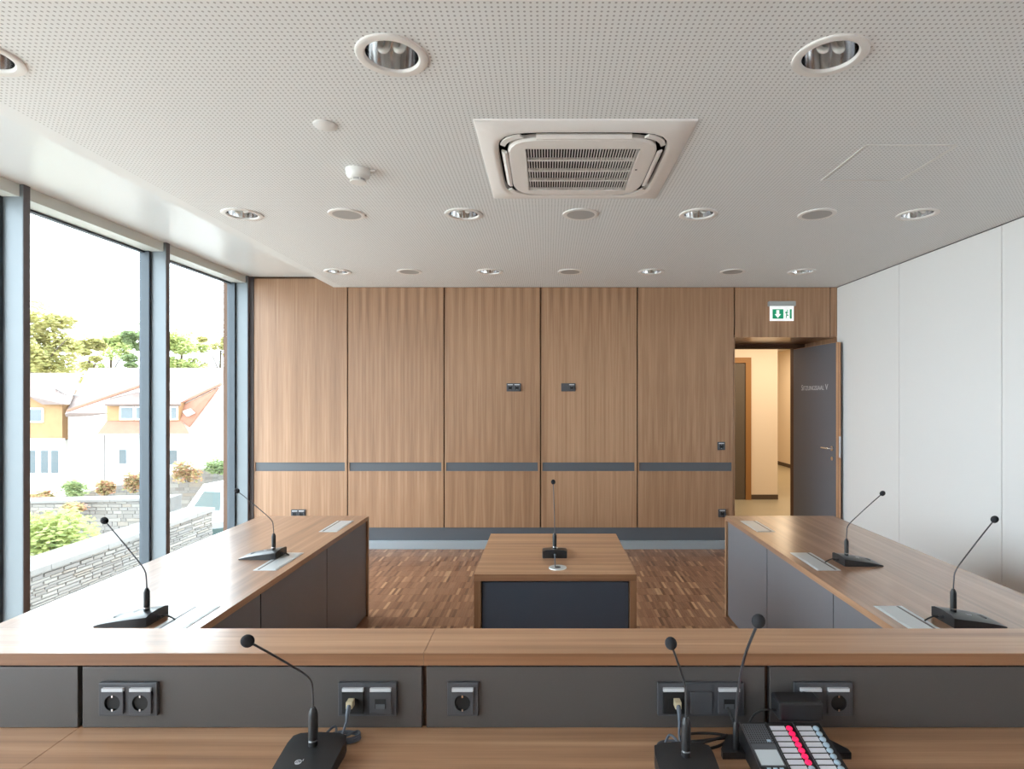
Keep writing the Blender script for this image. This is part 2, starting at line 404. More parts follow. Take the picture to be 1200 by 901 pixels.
wl = mk('wall_left', wl, 'white_paint'); tag(wl, kind='structure')
bxo('edge_seal', 'gasket_and_shade', wl, (XL - .1, JX[0] + .008, YB - .012, YB + .02, 0, ZU))

# ------------------------------------------------------------------ door leaf (open into the niche) and corridor
dl = empty('door_1', (2.985, 5.95, 0), 0, kind='structure')
ang = math.atan2(2.985 - 2.93, .90); dl.rotation_euler = (0, 0, ang)
LW, LH, LT = .90, 2.175, .055
# local: y 0 = lock edge (near), y LW = hinge edge; x 0 = lettered face, +x thickness
bxo('leaf_core', 'wood_door_edge', dl, (.003, LT - .003, 0, LW, .01, LH))
bxo('leaf_face', 'door_grey', dl, (0, .003, .004, LW, .01, LH - .004))
bxo('leaf_face', 'door_grey', dl, (LT - .003, LT, .004, LW, .01, LH - .004))
bxo('edge_rebate', 'wood_vertical', dl, (.024, .027, -.002, .0, .01, LH))
bxo('lock_plate', 'chrome', dl, (.030, .05, -.003, 0, .98, 1.2))
for s in (0, 1):
    sx = -1 if s == 0 else 1; x0 = 0 if s == 0 else LT; hp_ = .04 if s == 0 else .013; 
    bm = B(); tube(bm, [(x0, .06, 1.07), (x0 + sx * .012, .06, 1.07)], .026, 20); ho = mk('handle_rose', bm, 'chrome', dl, True)
    bm = B(); tube(bm, catmull([(x0, .06, 1.07), (x0 + sx * hp_, .06, 1.07), (x0 + sx * (hp_ + .012), .075, 1.07), (x0 + sx * (hp_ + .012), .19, 1.07)], 5), .0095, 12)
    mk('handle_lever', bm, 'chrome', ho, True)
    bm = B(); tube(bm, [(x0, .06, .965), (x0 + sx * .01, .06, .965)], .022, 18); mk('keyhole_rose', bm, 'chrome', dl, True)
def text(name, s, size, mat, parent, M, spacing=1.):
    c = bpy.data.curves.new(name, 'FONT'); c.body = s; c.size = size; c.align_x = 'CENTER'; c.extrude = .0006; c.space_character = spacing; c.small_caps_scale = .78
    for k, f in enumerate(c.body_format):
        f.use_small_caps = True
    t = bpy.data.objects.new(name, c); COL.objects.link(t); bpy.context.view_layer.update()
    me = bpy.data.meshes.new_from_object(t.evaluated_get(bpy.context.evaluated_depsgraph_get())); bpy.data.objects.remove(t)
    me.transform(M); me.materials.clear(); me.materials.append(MATS[mat])
    o = bpy.data.objects.new(name, me); COL.objects.link(o); o.parent = parent; return o
# lettering faces -x; reads from the hinge side to the lock side
text('lettering', 'Sitzungssaal V', .088, 'label_white', dl, Matrix.Translation((-.001, .43, 1.685)) @ Matrix(((0, 0, -1, 0), (-1, 0, 0, 0), (0, 1, 0, 0), (0, 0, 0, 1))), 1.0)

# corridor beyond
cf = bxo('floor_corridor', 'corridor_floor', None, (.5, 7, YB + .05, 16, -.12, 0)); tag(cf, kind='structure')
cc = bxo('ceiling_corridor', 'white_paint', None, (.5, 7, ND + .1, 16, 2.7, 2.8)); tag(cc, kind='structure')
def cwall(n, d, m='corridor_cream'):
    o = bxo(n, m, None, d); return tag(o, kind='structure')
cwall('wall_corridor_near', (.5, 1.985, ND, ND + .1, 0, 2.7)); cwall('wall_corridor_near', (XR + .03, 7, ND, ND + .1, 0, 2.7)); cwall('wall_corridor_lintel', (1.985, XR + .03, ND + .0, ND + .1, NT, 2.7))
cw = cwall('wall_corridor_far', (.5, 3.632, 9.07, 9.3, 0, 2.7))
b1 = bxo('baseboard_corridor', 'skirt_dark', None, (3.2, 3.634, 9.055, 9.07, 0, .075)); tag(b1, kind='structure')
cwall('wall_corridor_side', (5.55, 5.7, ND, 16, 0, 2.7)); cwall('wall_corridor_end', (3, 7, 15.9, 16, 0, 2.7)); cwall('wall_corridor_inner', (3.4, 3.632, 9.3, 15.9, 0, 2.7)); cwall('wall_corridor_west', (.4, .5, ND, 9.3, 0, 2.7))
b2 = bxo('baseboard_corridor_side', 'skirt_dark', None, (5.53, 5.55, ND + .1, 15.9, 0, .08)); tag(b2, kind='structure')
d2 = bxo('door_2', 'corridor_door', None, (2.3, 3.12, 9.04, 9.069, .0, 2.14)); tag(d2, kind='structure')
bm = B(); box(bm, 3.115, 3.2, 9.02, 9.069, 0, 2.23); box(bm, 2.22, 2.305, 9.02, 9.069, 0, 2.23); box(bm, 2.305, 3.115, 9.02, 9.069, 2.145, 2.23); mk('door_frame', bm, 'frame_ochre', d2)
lamp = bpy.data.lights.new('corridor_lamp', 'AREA'); lamp.shape = 'RECTANGLE'; lamp.size = 2.4; lamp.size_y = .3; lamp.energy = 22; lamp.color = (1, .84, .64)
lo = bpy.data.objects.new('corridor_lamp', lamp); COL.objects.link(lo); lo.location = (3.4, 8.0, 2.68)
lamp2 = bpy.data.lights.new('corridor_lamp', 'AREA'); lamp2.shape = 'RECTANGLE'; lamp2.size = .3; lamp2.size_y = 2.4; lamp2.energy = 20; lamp2.color = (1, .8, .55)
lo = bpy.data.objects.new('corridor_lamp', lamp2); COL.objects.link(lo); lo.location = (4.6, 12.0, 2.68)

# ------------------------------------------------------------------ ceiling fittings
def make_downlight():
    r = empty('downlight')
    bm = B(); lathe(bm, [(.122, 0), (.121, -.006), (.115, -.009), (.094, -.007), (.089, 0), (.089, .004)], n=40); mk('trim_ring', bm, 'white_plastic', r, True)
    bm = B(); lathe(bm, [(.089, .003), (.086, .03), (.078, .07), (.066, .10), (.0, .101)], n=40); mk('reflector', bm, 'chrome', r, True)
    for s in (-1, 1):
        c = s * .027
        bm = B(); tube(bm, catmull([(c - .012, .02, .099), (c - .012, -.004, .03), (c - .006, -.012, .012), (c + .006, -.012, .012), (c + .012, -.004, .03), (c + .012, .02, .099)], 5), .0105, 10)
        mk('lamp_tube', bm, 'lamp_glass', r, True)
    return r
proto = make_downlight()
colname = ('nearest the windows', 'second from the windows', 'third from the windows', 'nearest the white wall')
rowname = ('above the presidium side', 'among the middle speakers', 'along the veneered wall')
for i, (cx, cy) in enumerate(LIGHTS):
    o = proto if i == 0 else copy_tree(proto)
    o.location = (cx, cy, ZC)
    tag(o, 'chrome recessed downlight ' + rowname[ROWS.index(cy)] + ', ' + colname[COLS.index(cx)], 'downlight', 'recessed ceiling downlights')
def make_speaker():
    r = empty('ceiling_speaker')
    bm = B(); lathe(bm, [(.115, 0), (.114, -.006), (.106, -.009), (.088, -.006)], n=40); mk('trim_ring', bm, 'white_plastic', r, True)
    bm = B(); lathe(bm, [(.089, -.006), (.05, -.0075), (.0005, -.008)], n=40); mk('grille', bm, 'mesh_grey', r, True)
    return r
proto = make_speaker(); k = 0
for ri, cy in enumerate(ROWS[1:]):
    for ci, cx in enumerate((-1.275, .215, 1.72)):
        o = proto if k == 0 else copy_tree(proto); k += 1
        o.location = (cx, cy, ZC)
        tag(o, 'round flat grey ceiling speaker ' + ('in the row nearer the air conditioner', 'in the row nearer the veneered wall')[ri] + (', window side', ', middle one', ', white wall side')[ci], 'speaker', 'round ceiling speakers')
sd = empty('smoke_detector', (-.97, 2.96, ZC), label='white smoke detector hanging from the perforated ceiling beside a small clip', cat='smoke detector')
bm = B(); lathe(bm, [(.0, 0), (.062, 0), (.062, -.012), (.060, -.014), (.060, -.02), (.055, -.036), (.038, -.048), (.0, -.048)], n=32); mk('housing', bm, 'smoke_white', sd, True)
bm = B(); lathe(bm, [(.036, -.047), (.036, -.062), (0, -.062)], n=24); mk('sensor_cage', bm, 'mesh_grey', sd, True)
bm = B(); lathe(bm, [(.041, -.06), (.041, -.066), (.0, -.067)], n=24); mk('cap', bm, 'smoke_white', sd, True)
for kx in range(6):
    a = kx * math.pi / 3; bxo('cage_rib', 'smoke_white', sd, (.036 * math.cos(a) - .003, .036 * math.cos(a) + .003, .036 * math.sin(a) - .003, .036 * math.sin(a) + .003, -.062, -.046))
bm = B(); box(bm, .062, .092, -.008, .008, -.012, 0, bev=.002); mk('clip', bm, 'smoke_white', sd)
bm = B(); lathe(bm, [(0, -.007), (.046, -.007), (.05, -.004), (.05, 0), (0, 0)], n=32)
o = mk('blanking_cover', bm, 'white_paint', None, True); o.location = (-.95, 2.47, ZC - .0006); tag(o, 'small white round blanking cover on the perforated ceiling', 'ceiling cover')

# ceiling cassette air conditioner
ac = empty('air_conditioner', (.163, 2.89, ZC), label='square white ceiling cassette air conditioner with slatted intake grille', cat='air conditioner')
def rsq(h, n, k=64, z=0.):
    out = []
    for i in range(k):
        a = 2 * math.pi * i / k + math.pi / 4; c, s = math.cos(a), math.sin(a)
        if n is None: m = max(abs(c), abs(s)); out.append(Vector((h * c / m, h * s / m, z)))
        else: q = (abs(c) ** n + abs(s) ** n) ** (1 / n); out.append(Vector((h * c / q, h * s / q, z)))
    return out
bm = B(); loft(bm, [rsq(.472, None, z=0), rsq(.472, None, z=-.006), rsq(.466, None, z=-.010), rsq(.42, 6, z=-.022), rsq(.405, 6, z=-.026), rsq(.392, 6, z=-.020), rsq(.388, 6, z=0)], cap=False); mk('frame_panel', bm, 'ac_plastic', ac, True)
bm = B(); loft(bm, [rsq(.392, 6, z=-.002), rsq(.2, 6, z=-.002)]); mk('air_duct', bm, 'ac_dark', ac)
bm = B()
loft(bm, [rsq(.345, 6, z=-.003), rsq(.348, 6, z=-.022), rsq(.34, 6, z=-.032), rsq(.285, 7, z=-.036), rsq(.262, None, z=-.036), rsq(.258, None, z=-.02)], cap=False); mk('centre_panel', bm, 'ac_plastic', ac, True)
gr = bxo('grille', 'ac_dark', ac, (-.258, .258, -.258, .258, -.012, -.008))
sl = None
for i in range(40):
    x = -.25 + .5 * i / 39
    if sl is None:
        bm = B(); box(bm, -.0019, .0019, -.255, .255, -.035, -.026); sl = mk('slat', bm, 'ac_plastic', gr); sl.location = (x, 0, 0)
    else: inst('slat', sl, gr, (x, 0, 0))
for yy in (-.128, 0, .128): bxo('cross_bar', 'ac_plastic', gr, (-.257, .257, yy - .0038, yy + .0038, -.0355, -.02))
for kx in range(4):
    a = kx * math.pi / 2
    bm = B(); secs = []
    for i in range(13):
        u = -.21 + .42 * i / 12; w = 1 - abs(u / .25) ** 4 * .35
        secs.append([Vector((u, -.375, -.021)), Vector((u, -.360 + .0 * w, -.033)), Vector((u, -.347, -.032)), Vector((u, -.35, -.022)), Vector((u, -.372, -.014))])
    loft(bm, secs); o = mk('louvre', bm, 'ac_plastic', ac, True); o.rotation_euler = (0, 0, a)
    bm = B(); loft(bm, [[Vector((math.cos(t) * r - .0, math.sin(t) * r, z)) for r, z in ((.365 * q, -.018), (.365 * q, -.028), (.385 * q, -.026), (.385 * q, -.018))] for t, q in [(math.pi / 4 + dt, ((abs(math.cos(math.pi / 4 + dt)) ** 6 + abs(math.sin(math.pi / 4 + dt)) ** 6) ** (-1 / 6))) for dt in (-.14, -.07, 0, .07, .14)]])
    o = mk('corner_cover', bm, 'ac_plastic', ac, True); o.rotation_euler = (0, 0, a)
bm = B(); box(bm, .275, .285, -.03, -.018, -.037, -.034); mk('indicator', bm, 'rail_grey', ac)

# exit sign
ex = empty('exit_sign', (2.475, YB - .0, 2.41), label='green and white illuminated emergency exit sign above the doorway', cat='exit sign')
bxo('housing', 'sign_housing', ex, (-.14, .14, -.05, 0, .155, .205), bev=.004)
bxo('light_panel', 'sign_white', ex, (-.124, .124, -.034, -.018, .0, .155))
def flat(name, pts, mat, parent, y=-.0355):
    bm = B(); prism(bm, [(p[0], y, p[1]) for p in pts], (0, .0015, 0)); return mk(name, bm, mat, parent)
flat('green_field', [(-.1, .022), (.015, .022), (.015, .122), (-.1, .122)], 'sign_green', ex)
flat('green_field', [(.082, .022), (.102, .022), (.102, .122), (.082, .122)], 'sign_green', ex)
flat('arrow', [(-.045, .03), (-.012, .07), (-.03, .07), (-.03, .112), (-.06, .112), (-.06, .07), (-.078, .07)], 'sign_white', ex, -.0375)
flat('running_figure', [(.04, .03), (.048, .03), (.052, .055), (.066, .05), (.068, .057), (.054, .066), (.056, .088), (.066, .084), (.068, .09), (.05, .1), (.036, .092), (.03, .08), (.036, .078), (.042, .086), (.044, .066)], 'sign_green', ex)
bm = B(); tube(bm, [(.056, -.0355, .11), (.056, -.034, .11)], .007, 12); mk('figure_head', bm, 'sign_green', ex)

# ------------------------------------------------------------------ sockets (built in a frame whose face looks along -y)
def frame_socket(parent, x, y, z, kinds, w1=.0715, h=.086, name='socket_plate', labels=True):
    n = len(kinds); w = w1 * n + .008
    bm = B(); box(bm, x - w / 2, x + w / 2, y - .012, y, z - h / 2, z + h / 2, bev=.002)
    fr = mk(name, bm, 'socket_grey', parent)
    for i, kd in enumerate(kinds):
        cx = x - w1 * (n - 1) / 2 + i * w1
        bm = B()
        if kd == 's':
            sq = lambda h_, yy, rd=False: [Vector((cx + p.x, yy, z - .006 + p.y)) for p in rsq(h_, None if not rd else 2, 32)]
            loft(bm, [sq(.028, y - .012), sq(.028, y - .0175), sq(.0275, y - .018), sq(.0205, y - .018, True), sq(.0195, y - .0125, True)], cap=False)
        else: box(bm, cx - .028, cx + .028, y - .018, y - .012, z - .034, z + .022, bev=.0015)
        mk('insert', bm, 'socket_dark' if kd == 'n' else 'socket_grey', fr)
        if labels and kd != 'b': bxo('label_strip', 'label_white', fr, (cx - .027, cx + .027, y - .019, y - .012, z + .0235, z + .032))
        if kd == 's':
            bm = B(); lathe(bm, [(.0203, -.0002), (.0194, -.005), (0, -.005)], n=32)
            o = mk('socket_well', bm, 'socket_dark', fr, True); o.rotation_euler = (R(90), 0, 0); o.location = (cx, y - .018, z - .006)
            for zz in (-.0175, .0175): bxo('earth_clip', 'chrome', fr, (cx - .002, cx + .002, y - .0186, y - .0135, z - .006 + zz - .0035, z - .006 + zz + .0025))
        if kd in 'nj':
            bxo('jack', 'socket_dark', fr, (cx - .014, cx + .014, y - .0188, y - .017, z - .02, z + .004))
            if kd == 'j': bxo('jack_shutter', 'rail_grey', fr, (cx - .012, cx + .012, y - .0196, y - .0188, z - .02, z - .008))
    return fr
def wall_socket(x, z, kinds, label, s=1.):
    e = empty('wall_socket', (x, YB, z), label=label, cat='socket', group='sockets on the veneered wall')
    frame_socket(e, 0, 0, 0, kinds); return e
wall_socket((602 - VX) / F * YB, 1.71, 'ss', 'dark grey double socket on the veneer panel, on the window side of the joint')
wall_socket((666 - VX) / F * YB, 1.71, 'bs', 'dark grey double socket on the veneer panel, on the door side of the joint')
wall_socket((845 - VX) / F * YB, 1.09, 's', 'small dark single socket just above the grey rail beside the doorway')
wall_socket((846 - VX) / F * YB, .38, 's', 'small dark single socket below the grey rail beside the doorway')
wall_socket((350 - VX) / F * YB, .375, 'ss', 'dark double socket low on the veneer panel beside the window')

# ------------------------------------------------------------------ side desks
DT = .731
def side_desk(s, label):
    r = empty('side_desk', (s * 1.31, 0, 0), label=label, cat='desk', group='long side desks')
    y0, y1 = 1.70, 4.24
    xi, xo = 0, s * .80
    X = lambda a, b: (min(a, b), max(a, b))
    bxo('desk_top', 'wood_along', r, (*X(xi, xo), y0, y1, DT - .03, DT), bev=.0015)
    bxo('end_panel', 'wood_vertical', r, (*X(xi + s * .0, xo - s * .03), y1 - .028, y1 - .002, 0, DT - .03))
    for a, b in ((y1 - .03, 3.46), (3.46, 2.66), (2.66, 1.86), (1.86, y0)):
        bxo('front_panel', 'desk_panel', r, (*X(s * .012, s * .031), b + .0045, a - .0045, .012, DT - .036))
    bxo('carcass', 'joint_brown', r, (*X(s * .032, s * .06), y0, y1 - .03, 0, DT - .031))
    bxo('end_panel', 'wood_vertical', r, (*X(xi + s * .03, xo - s * .03), y0 + .002, y0 + .025, 0, DT - .03))
    for yc in (3.895, 3.06, 2.235):
        fx0, fx1 = s * .05, s * .168
        f = bxo('cable_flap', 'flap_alu', r, (*X(fx0, fx1), yc - .165, yc + .165, DT, DT + .0025), bev=.0008)
        bxo('flap_lid', 'mesh_grey' if False else 'flap_alu', f, (*X(fx0 + s * .008, fx1 - s * .03), yc - .158, yc + .158, DT + .0025, DT + .0042))
        bxo('brush_slot', 'gasket_and_shade', f, (*X(fx1 - s * .029, fx1 - s * .018), yc - .158, yc + .158, DT + .0025, DT + .0032))
    return r
side_desk(-1, 'long walnut topped side desk with dark panels standing by the windows')
side_desk(1, 'long walnut topped side desk with grey panels standing by the white wall')

# centre table: waterfall frame in veneer with dark inset panels
ct = empty('centre_table', (.041, 3.26, 0), label='box shaped walnut table with dark front panel between the side desks', cat='table')
hw, hd = .40, .425
bm = B(); box(bm, -hw, hw, -hd + .0015, hd, DT - .033, DT, bev=.0008); mk('table_top', bm, 'wood_across', ct)
bxo('shaded_edge_strip', 'wood_edge_shaded', ct, (-hw, hw, -hd - .0005, -hd + .0015, DT - .033, DT - .0008))  # added strip, darkened as the table's front edge looks in shade
for s in (-1, 1): bxo('side_panel', 'wood_vertical', ct, (min(s * hw, s * (hw - .033)), max(s * hw, s * (hw - .033)), -hd + .0015, hd, 0, DT - .0335), bev=.0008)
for s in (-1, 1): bxo('shaded_edge_strip', 'wood_upright_shaded', ct, (min(s * hw, s * (hw - .033)), max(s * hw, s * (hw - .033)), -hd - .0005, -hd + .0015, 0, DT - .0335))
bxo('front_panel', 'table_panel', ct, (-hw + .039, hw - .039, -hd + .012, -hd + .032, .02, DT - .040))
bxo('panel_edge', 'joint_brown', ct, (-hw + .033, hw - .033, -hd + .033, -hd + .045, 0, DT - .033))
bm = B(); lathe(bm, [(.046, 0), (.045, .003), (.032, .0045), (.02, .003), (.0, .003)], (.014, -.315, DT), 28); g = mk('cable_grommet', bm, 'flap_alu', ct, True)
bm = B(); lathe(bm, [(.016, .0034), (.0, .0036)], (.014, -.315, DT), 20); mk('grommet_slot', bm, 'socket_dark', g)

# ------------------------------------------------------------------ presidium desk in the foreground
pd = empty('presidium_desk', (0, 1.5, 0), label='long walnut presidium desk with raised ledge and dark socket panels', cat='desk')
LZ = .74
for a, b in ((-2.09, -1.2205), (-1.2195, 2.09)): bxo('desk_top', 'wood_across', pd, (a, b, -.78, .012, LZ - .03, LZ), bev=.0008)
for a, b in ((-2.09, -1.222), (-1.210, -.326), (-.314, .568), (.580, 2.09)): bxo('socket_panel', 'dark_panel', pd, (a, b, .0, .018, LZ + .001, .899), bev=.0015)
bxo('panel_backing', 'joint_brown', pd, (-2.08, 2.08, .0185, .03, 0, .9055))
for a, b in ((-2.09, -.3205), (-.3195, 2.09)): le = bxo('ledge', 'wood_across', pd, (a, b, -.006, .155, .9065, .9375), bev=.0008); bxo('shaded_edge_strip', 'wood_edge_shaded', le, (a, b, -.008, -.006, .9065, .9368))  # added darker strip carries the shade on the ledge's front edge
bxo('front_panel', 'desk_panel', pd, (-2.08, 2.08, .12, .14, .01, .906))
for x in (-2.07, -1.22, -.32, .575, 2.07): bxo('leg_panel', 'wood_vertical', pd, (x - .012, x + .012, -.70, -.001, 0, LZ - .03))
def pxx(px, d=1.5): return (px - VX) / F * d
frame_socket(pd, pxx(153.5), 0, .82, 'ss'); frame_socket(pd, pxx(432), 0, .82, 'nj')
frame_socket(pd, pxx(543), 0, .82, 's'); frame_socket(pd, pxx(820), 0, .82, 'nbj'); frame_socket(pd, pxx(963), 0, .82, 'ss')

# ------------------------------------------------------------------ microphones
def microphone(loc, rz, head, label, group='gooseneck table microphones', cable=None, cablemat='cable_black'):
    """local frame: speaker sits towards -y, plug side is +y; stem stands at the origin; head = (x, y, z) of the capsule"""
    r = empty('gooseneck_microphone', loc, rz, label, 'microphone', group)
    bm = B(); secs = []
    for i in range(9):
        t = i / 8; yy = .042 - t * .20; h = .040 * (1 - t) ** .8 + .006 + .006 * t * (1 - t); w = .069 - .004 * t
        if i == 0: w -= .004
        secs.append([Vector((-w, yy, 0)), Vector((w, yy, 0)), Vector((w, yy, h * .80)), Vector((w * .72, yy, h * .94)), Vector((0, yy, h)), Vector((-w * .72, yy, h * .94)), Vector((-w, yy, h * .80))])
    loft(bm, secs); ba = mk('base', bm, 'black_shell', r, True)
    bm = B(); box(bm, -.016, .016, -.118, -.10, .014, .0215, bev=.001); mk('talk_button', bm, 'black_plastic', ba)
    bm = B(); lathe(bm, [(.0075, 0), (.0075, .0022), (.0058, .0022), (.0058, 0)], (-.013, -.052, .0305), 20); box(bm, -.016, -.0145, -.055, -.049, .0305, .0325); box(bm, -.0125, -.011, -.055, -.049, .0305, .0325); box(bm, -.0045, -.003, -.049, -.043, .031, .033); mk('emblem', bm, 'label_white', ba)
    bm = B(); tube(bm, [(0, 0, .034), (0, 0, .05)], .0105, 16); mk('stem_foot', bm, 'black_plastic', r, True)
    bm = B(); tube(bm, [(0, 0, .05), (0, 0, .054)], .0112, 16); mk('stem_ring', bm, 'chrome', r, True)
    bm = B(); tube(bm, [(0, 0, .054), (0, 0, .112), (0, 0, .118), (0, 0, .128)], [.011, .011, .0095, .005], 16); mk('stem', bm, 'black_plastic', r, True)
    hd_ = Vector(head); top = Vector((0, 0, .126)); mid = Vector((hd_.x * .06, hd_.y * .06, .20)); dirv = (hd_ - mid).normalized()
    pts = catmull([top, Vector((hd_.x * .01, hd_.y * .01, .16)), mid, mid.lerp(hd_, .33) + Vector((0, 0, .004)), mid.lerp(hd_, .66) + Vector((0, 0, .003)), hd_], 5)
    bm = B(); tube(bm, pts, .0025, 8); mk('gooseneck', bm, 'neck_metal', r, True)
    bm = B(); q = dirv.to_track_quat('Z', 'Y').to_matrix().to_4x4()
    bmesh.ops.create_uvsphere(bm, u_segments=18, v_segments=12, radius=.0129, matrix=Matrix.Translation(hd_) @ q @ Matrix.Diagonal((1, 1, 1.15, 1)))
    mk('foam_windshield', bm, 'foam_black', r, True)
    bm = B(); tube(bm, [(-.0, .040, .018), (0, .058, .018)], .0065, 10); mk('plug', bm, 'neck_metal', r, True)
    if cable:
        bm = B(); tube(bm, catmull(cable, 7), .0031, 8); mk('cable', bm, cablemat, r, True)
    return r
short = [(0, .05, .018), (0, .075, .021), (0, .095, .014), (0, .112, .004)]
microphone((1.575, 3.03, DT), R(90), (0, -.19, .366), 'black gooseneck microphone beside the middle flap of the desk by the white wall', cable=short)
microphone((1.577, 2.235, DT), R(90), (0, -.16, .397), 'black gooseneck microphone on the desk by the white wall, nearest the presidium ledge', cable=short)
microphone((-1.56, 2.245, DT), R(-90), (0, -.165, .39), 'black gooseneck microphone on the desk by the windows, nearest the presidium ledge', cable=short)
microphone((-1.495, 3.15, DT), R(-90), (0, -.20, .36), 'black gooseneck microphone beside the middle flap of the desk by the windows', cable=[(0, .05, .018), (0, .068, .018), (-.012, .078, .006), (-.02, .06, .004)])
microphone((.042, 3.16, DT), R(180), (.006, -.15, .385), 'black gooseneck microphone standing alone on the centre table', cable=[(0, .05, .02), (0, .08, .03), (0, .115, .02), (.0, .205, .004)], cablemat='cable_grey')
def rel(l, p, rz=0):
    return Matrix.Rotation(-rz, 4, 'Z') @ (Vector(p) - Vector(l))
l6 = (-.553, 1.362, LZ)
def coil(cx, cy, rx, ry, z, turns, a0=0., n=8):
    return [(cx + rx * math.cos(a0 + 2 * math.pi * i / n) * (1 - .02 * i / n), cy + ry * math.sin(a0 + 2 * math.pi * i / n), z + .0045 * i / n) for i in range(int(turns * n))]
c6 = [(0, .05, .018), (.008, .068, .03), (.022, .085, .034), (.03, .07, .012)] + coil(.045, .085, .038, .02, .004, 2.6, -1.6) + [(.045, .068, .018), (.047, .076, .034), (.0505, .0855, .049)]
microphone(l6, 0, (-.076, -.152, .349), 'black gooseneck microphone with a coiled grey cable, alone on the presidium desk', cable=c6, cablemat='cable_grey')
l7 = (.319, 1.322, LZ)
c7 = [(0, .05, .018), (-.004, .07, .03), (-.02, .085, .036), (-.038, .075, .012)] + coil(-.012, .088, .036, .022, .004, 1.6, 3.0) + [(.008, .1, .02), (.012, .118, .036), (.0135, .1255, .049)]
microphone(l7, 0, (-.05, -.072, .327), 'black gooseneck microphone beside the keypad console on the presidium desk', cable=c7, cablemat='cable_grey')
def rj_plug(px):
    e = empty('network_plug', (pxx(px, 1.48), 1.4815, .818), label='clear network plug in the socket behind the ' + ('lone microphone' if px < 600 else 'microphone beside the console'), cat='plug', group='network plugs')
    bm = B(); box(bm, -.008, .008, -.022, 0, -.008, .01, bev=.0012); mk('plug_body', bm, 'plug_clear', e)
    bm = B(); tube(bm, [(0, -.018, .0), (0, -.03, -.012), (-.001, -.034, -.03)], [.0065, .0055, .0035], 10); mk('strain_relief', bm, 'cable_grey', e, True)
rj_plug(412); rj_plug(793)

# chairman console: plate, tilted keypad, gooseneck
cs = empty('chairman_console', (.57, 1.30, LZ), label='black chairman keypad console with glowing pink keys and a gooseneck microphone', cat='console')
bm = B(); loft(bm, [[Vector(p) for p in ((-.118, .145, z), (.114, .145, z), (.154, .084, z), (.154, .07, z), (-.152, .07, z), (-.152, .084, z))] for z in (0, .016)]); mk('base_plate', bm, 'black_shell', cs)
# keypad body: slopes from back (y=.12, z=.062) to front (y=-.15, z=.014)
yb, zb, yf, zf = .122, .062, -.15, .0145
bm = B(); loft(bm, [[Vector((x, yb, .0161)), Vector((x, yb, zb - .004)), Vector((x, yb - .006, zb)), Vector((x, yf, zf)), Vector((x, yf, .001)), Vector((x, .069, .001)), Vector((x, .069, .0161))] for x in (-.098, .098)]); kb = mk('keypad_body', bm, 'black_plastic', cs)
sl_ = math.atan2(zb - zf, yb - .006 - yf); L_ = math.hypot(zb - zf, yb - .006 - yf)
fa = empty('key_face', (0, yb - .006, zb)); fa.parent = kb; fa.rotation_euler = (sl_, 0, 0)   # local -y runs down the slope
bpy.data.objects.remove(fa)
Mf = Matrix.Translation((0, yb - .006, zb)) @ Matrix.Rotation(sl_, 4, 'X')
def onface(name, mat, d, bev=0.):
    bm = B(); box(bm, *d, bev=bev); bmesh.ops.transform(bm, matrix=Mf, verts=bm.verts); return mk(name, bm, mat, kb)
for i, x in enumerate((-.098, -.0335, .0315)):
    onface('divider', 'neck_metal', (x, x + .002, -.272, 0, 0, .0022))
proto_k = None
for c, x0 in enumerate((-.0285, .0365)):
    for rw in range(14):
        yy = -.0135 - .0172 * rw
        onface('key_label', 'key_white', (x0, x0 + .036, yy - .0125, yy, 0, .0012))
        bm = B(); lathe(bm, [(.0074, 0), (.0072, .0022), (.005, .0036), (0, .004)], (x0 + .0455, yy - .0072, 0), 16); bmesh.ops.transform(bm, matrix=Mf, verts=bm.verts)
        mk('key_button', bm, 'led_pink' if (c == 0 and rw < 7) else 'led_grey', kb, True)
gp = onface('speaker_grille', 'rail_grey', (-.094, -.037, -.068, -.006, 0, .001))
bm = B()
for i in range(10):
    for j in range(10):
        x, yy = -.091 + i * .0057, -.010 - j * .0060
        box(bm, x, x + .0026, yy - .0026, yy, .001, .0014)
bmesh.ops.transform(bm, matrix=Mf, verts=bm.verts); mk('grille_dots', bm, 'socket_dark', kb, kind='stuff')
onface('logo_triangle', 'led_grey', (-.052, -.043, -.064, -.057, .001, .0016))
onface('display_frame', 'rail_grey', (-.094, -.037, -.135, -.070, 0, .001)); onface('display', 'screen_grey', (-.091, -.040, -.132, -.088, .001, .0017))
for i in range(3): onface('menu_button', 'led_grey', (-.082 + i * .014, -.073 + i * .014, -.145, -.139, 0, .002), bev=.0008)
# gooseneck on the plate, beside the keypad
sx_, sy_ = -.116, .085
bm = B(); tube(bm, [(sx_, sy_, .016), (sx_, sy_, .075), (sx_ + .001, sy_ - .001, .082)], [.007, .007, .004], 14); mk('stem', bm, 'black_plastic', cs, True)
bm = B(); tube(bm, catmull([(sx_, sy_, .08), (sx_ + .002, sy_ - .01, .16), (sx_ + .004, sy_ - .05, .26), (sx_ + .006, sy_ - .13, .371)], 6), .0032, 8); mk('gooseneck', bm, 'neck_metal', cs, True)
bm = B(); bmesh.ops.create_uvsphere(bm, u_segments=18, v_segments=12, radius=.0142, matrix=Matrix.Translation((sx_ + .006, sy_ - .132, .374)) @ Matrix.Rotation(R(35), 4, 'X') @ Matrix.Diagonal((1, 1, 1.2, 1))); mk('foam_windshield', bm, 'foam_black', cs, True)
